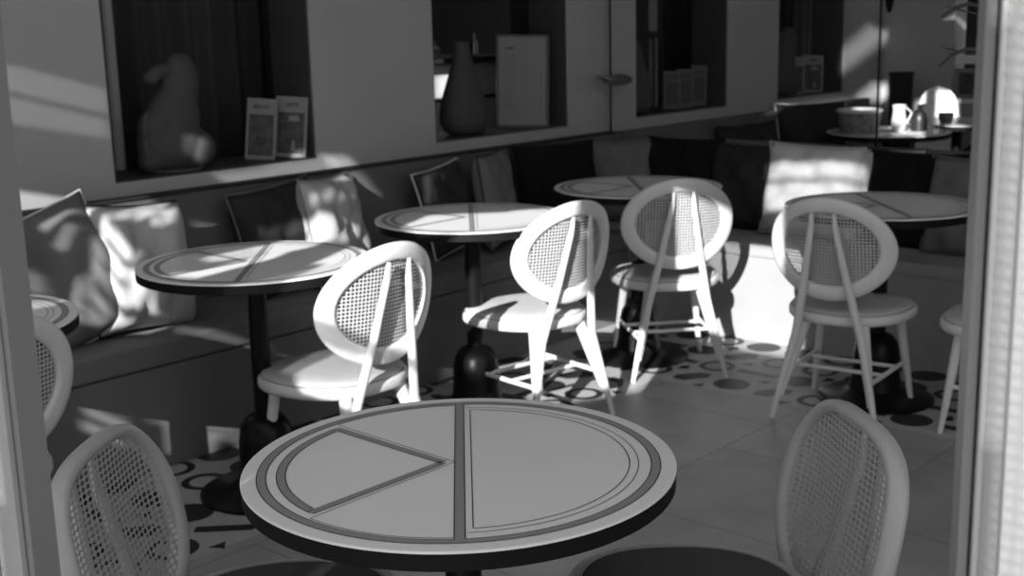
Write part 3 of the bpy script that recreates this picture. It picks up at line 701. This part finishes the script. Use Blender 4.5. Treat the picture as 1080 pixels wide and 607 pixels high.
# ------------------------------------------------------------------ the street side: added unseen sun mask, gaps shaped to the wanted sun patches
GAPS = [(1,[(-0.635,3.143),(-0.154,3.143),(-0.154,3.648),(-0.635,3.648)]),(1,[(0.223,3.4),(0.086,3.43),(0.087,3.28),(0.108,2.937),(0.208,2.92)]),(1,[(0.744,3.153),(0.742,3.257),(0.22,3.428),(0.061,3.297),(0.352,3.193),(0.625,3.123)]),(1,[(0.713,2.711),(0.69,2.998),(0.573,3.049),(0.458,3.177),(0.442,3.365),(0.304,3.427),(0.117,3.44),(0.107,3.106),(-0.091,3.021),(-0.052,2.806),(0.326,2.631),(0.514,2.689)]),(0.8,[(0.802,2.52),(0.774,2.629),(0.427,2.625),(0.253,2.5),(0.492,2.44),(0.729,2.47)]),(0.3,[(0.615,2.934),(0.416,3.017),(0.29,2.989),(0.387,2.509),(0.865,2.512),(0.861,2.715)]),(1,[(1.14,2.716),(1.058,2.77),(0.995,2.864),(0.94,2.936),(0.921,2.874),(0.958,2.811),(1.006,2.726)]),(0.8,[(1.176,2.815),(1.095,2.914),(0.9,3.009),(0.89,2.961),(0.971,2.876),(1.106,2.806)]),(1,[(0.746,2.878),(0.755,2.992),(0.691,2.979),(0.692,2.884)]),(1,[(1.085,2.909),(1.05,2.982),(0.891,3.018),(0.907,2.943),(0.988,2.885)]),(1,[(1.648,2.894),(1.55,2.794),(1.561,2.751),(1.65,2.843)]),(1,[(1.651,2.817),(1.561,2.721),(1.572,2.675),(1.653,2.762)]),(1,[(1.654,2.746),(1.545,2.627),(1.557,2.584),(1.656,2.695)]),(1,[(1.658,2.669),(1.567,2.565),(1.578,2.526),(1.66,2.62)]),(1,[(1.661,2.604),(1.6,2.532),(1.61,2.497),(1.663,2.558)]),(0.9,[(1.565,2.977),(1.529,3.022),(1.519,2.951),(1.553,2.902)]),(0.9,[(1.648,2.915),(1.633,2.941),(1.628,2.851),(1.641,2.558),(1.659,2.548)]),(0.7,[(1.635,2.924),(1.565,2.99),(1.563,2.953),(1.626,2.89)]),(0.5,[(1.77,2.641),(1.717,2.625),(1.701,2.566),(1.763,2.567)]),(0.5,[(1.757,2.739),(1.71,2.826),(1.675,2.838),(1.699,2.76),(1.729,2.722)]),(1,[(1.784,2.787),(1.7,2.919),(1.695,2.897),(1.771,2.778)]),(1,[(2.011,2.9),(1.905,2.942),(1.892,2.944),(2.01,2.812)]),(0.6,[(1.967,2.793),(1.854,2.927),(1.851,2.915),(1.924,2.81),(1.962,2.746)]),(0.8,[(1.841,2.939),(1.745,3.045),(1.716,3.021),(1.803,2.906),(1.825,2.898)]),(0.9,[(1.657,2.999),(1.593,3.022),(1.55,2.97),(1.621,2.924)]),(0.3,[(2.016,3.316),(1.836,3.381),(1.833,3.297),(2.02,3.228)]),(0.2,[(2.021,3.209),(1.841,3.272),(1.834,3.211),(2.026,3.113)]),(0.5,[(1.651,3.225),(1.436,3.444),(1.402,3.49),(1.365,3.483),(1.416,3.398),(1.633,3.198)]),(0.8,[(1.413,3.473),(1.355,3.523),(1.324,3.491),(1.393,3.43)]),(0.6,[(1.384,3.036),(1.311,3.129),(1.276,3.132),(1.277,3.095),(1.375,3.001)]),(0.6,[(1.379,2.984),(1.278,3.073),(1.279,3.036),(1.376,2.951)]),(1,[(1.269,3.115),(1.221,3.185),(1.165,3.186),(1.132,3.117),(1.272,3.026)]),(0.5,[(1.259,3.234),(1.206,3.327),(1.186,3.305),(1.251,3.186)]),(0.9,[(1.328,3.445),(1.287,3.468),(1.243,3.401),(1.263,3.346),(1.301,3.399)]),(0.7,[(1.032,3.561),(1.013,3.584),(0.997,3.436),(1.022,3.402)]),(1,[(1.513,2.591),(1.512,2.725),(1.565,2.738),(1.567,2.619)]),(1,[(1.797,2.522),(1.607,2.54),(1.508,2.57),(1.547,2.517),(1.698,2.491)]),(1,[(1.569,2.293),(1.502,2.26),(1.504,2.221),(1.571,2.258)]),(1,[(1.572,2.24),(1.505,2.204),(1.506,2.165),(1.573,2.205)]),(1,[(1.574,2.186),(1.507,2.149),(1.509,2.109),(1.576,2.151)]),(1,[(1.475,2.346),(1.241,2.417),(1.254,2.302),(1.344,2.245),(1.424,2.233),(1.479,2.244)]),(1,[(1.409,2.213),(1.349,2.229),(1.381,2.101),(1.441,2.047)]),(1,[(1.445,2.258),(1.43,2.251),(1.432,2.117),(1.441,2.12)]),(1,[(1.443,2.096),(1.369,2.146),(1.318,2.128),(1.359,2.065)]),(0.5,[(1.476,2.216),(1.363,2.361),(1.216,2.423),(1.273,2.312),(1.296,2.197)]),(1,[(1.318,2.324),(1.266,2.436),(1.202,2.431),(1.221,2.32)]),(0.3,[(-1.179,3.046),(-1.237,3.056),(-1.252,2.478),(-1.199,2.464)]),(0.3,[(-0.082,2.637),(-0.144,2.649),(-0.117,2.164),(-0.01,2.134)]),(0.5,[(-0.402,4.09),(-0.89,4.13),(-0.902,4.061),(-0.404,4.013)]),(0.5,[(-0.404,3.991),(-0.902,4.041),(-0.906,3.939),(-0.407,3.856)]),(1,[(-1.112,5.624),(-1.393,5.628),(-1.404,5.409),(-1.122,5.4)]),(1,[(-0.968,4.847),(-1.136,5.075),(-1.266,5.071),(-1.164,4.815)]),(0.45,[(-0.721,5.079),(-0.968,5.107),(-0.962,4.976),(-0.737,4.98)]),(0.8,[(-0.919,5.143),(-1.115,5.158),(-1.135,4.974),(-0.961,4.967)]),(0.35,[(-0.568,5.632),(-0.77,6.044),(-0.861,6.13),(-0.864,6.054),(-0.571,5.559)]),(0.35,[(-0.578,5.727),(-0.757,6.057),(-0.783,6.056),(-0.58,5.667)]),(1,[(-0.661,5.461),(-0.796,5.694),(-0.876,5.75),(-0.893,5.658)]),(0.9,[(-1.309,5.165),(-1.427,5.181),(-1.434,5.042),(-1.315,5.036)]),(0.45,[(-0.101,4.851),(-0.27,5.085),(-0.664,5.481),(-0.617,5.378),(-0.378,5.128)]),(1,[(1.745,4.472),(1.697,4.557),(1.635,4.618),(1.645,4.435),(1.748,4.347)]),(1,[(1.55,4.599),(1.498,4.701),(1.492,4.6),(1.515,4.569)]),(1,[(1.716,3.334),(1.69,3.359),(1.673,3.341),(1.677,3.287),(1.698,3.249),(1.712,3.26)]),(0.8,[(1.523,3.444),(1.476,3.473),(1.477,3.445),(1.524,3.416)]),(0.5,[(1.512,2.575),(1.362,2.594),(1.242,2.588),(1.274,2.566),(1.435,2.552)]),(0.5,[(1.345,2.525),(1.24,2.555),(1.22,2.574),(1.211,2.53),(1.277,2.505)])]
XM = -2.5
cell = .006; Y0, Y1, Z0, Z1 = -4.7, 3.0, 1.1, 6.2
def inside(y, z, P):
    c = False; j = len(P)-1
    for i in range(len(P)):
        yi, zi = P[i]; yj, zj = P[j]
        if (zi > z) != (zj > z) and y < (yj-yi)*(z-zi)/(zj-zi)+yi: c = not c
        j = i
    return c
ny, nz = int((Y1-Y0)/cell), int((Z1-Z0)/cell)
op = [bytearray(ny) for _ in range(nz)]
rg = random.Random(11)
for dens, P in GAPS:
    i0, i1 = int((min(p[0] for p in P)-Y0)/cell)-1, int((max(p[0] for p in P)-Y0)/cell)+2
    k0, k1 = int((min(p[1] for p in P)-Z0)/cell)-1, int((max(p[1] for p in P)-Z0)/cell)+2
    for k in range(max(0, k0), min(nz, k1)):
        for i in range(max(0, i0), min(ny, i1)):
            if inside(Y0+(i+.5)*cell, Z0+(k+.5)*cell, P) and (dens >= 1 or (k % 2 == 0 and i % 2 == 0 if dens < .34 else (k+i) % 2 == 0 if dens < .6 else not (k % 2 and i % 2))): op[k][i] = 1
b = B()
for k in range(nz):
    i = 0
    while i < ny:
        if op[k][i]: i += 1; continue
        j = i
        while j < ny and not op[k][j]: j += 1
        box(b, XM, XM+.0008, Y0+i*cell, Y0+j*cell, Z0+k*cell, Z0+(k+1)*cell+.0004); i = j
o = obj('sun_mask', b, M_street, kind='structure')
b = B(); box(b, -12, .6, -12, 12, -.2, -.1); obj('ground', b, M_street, kind='structure')
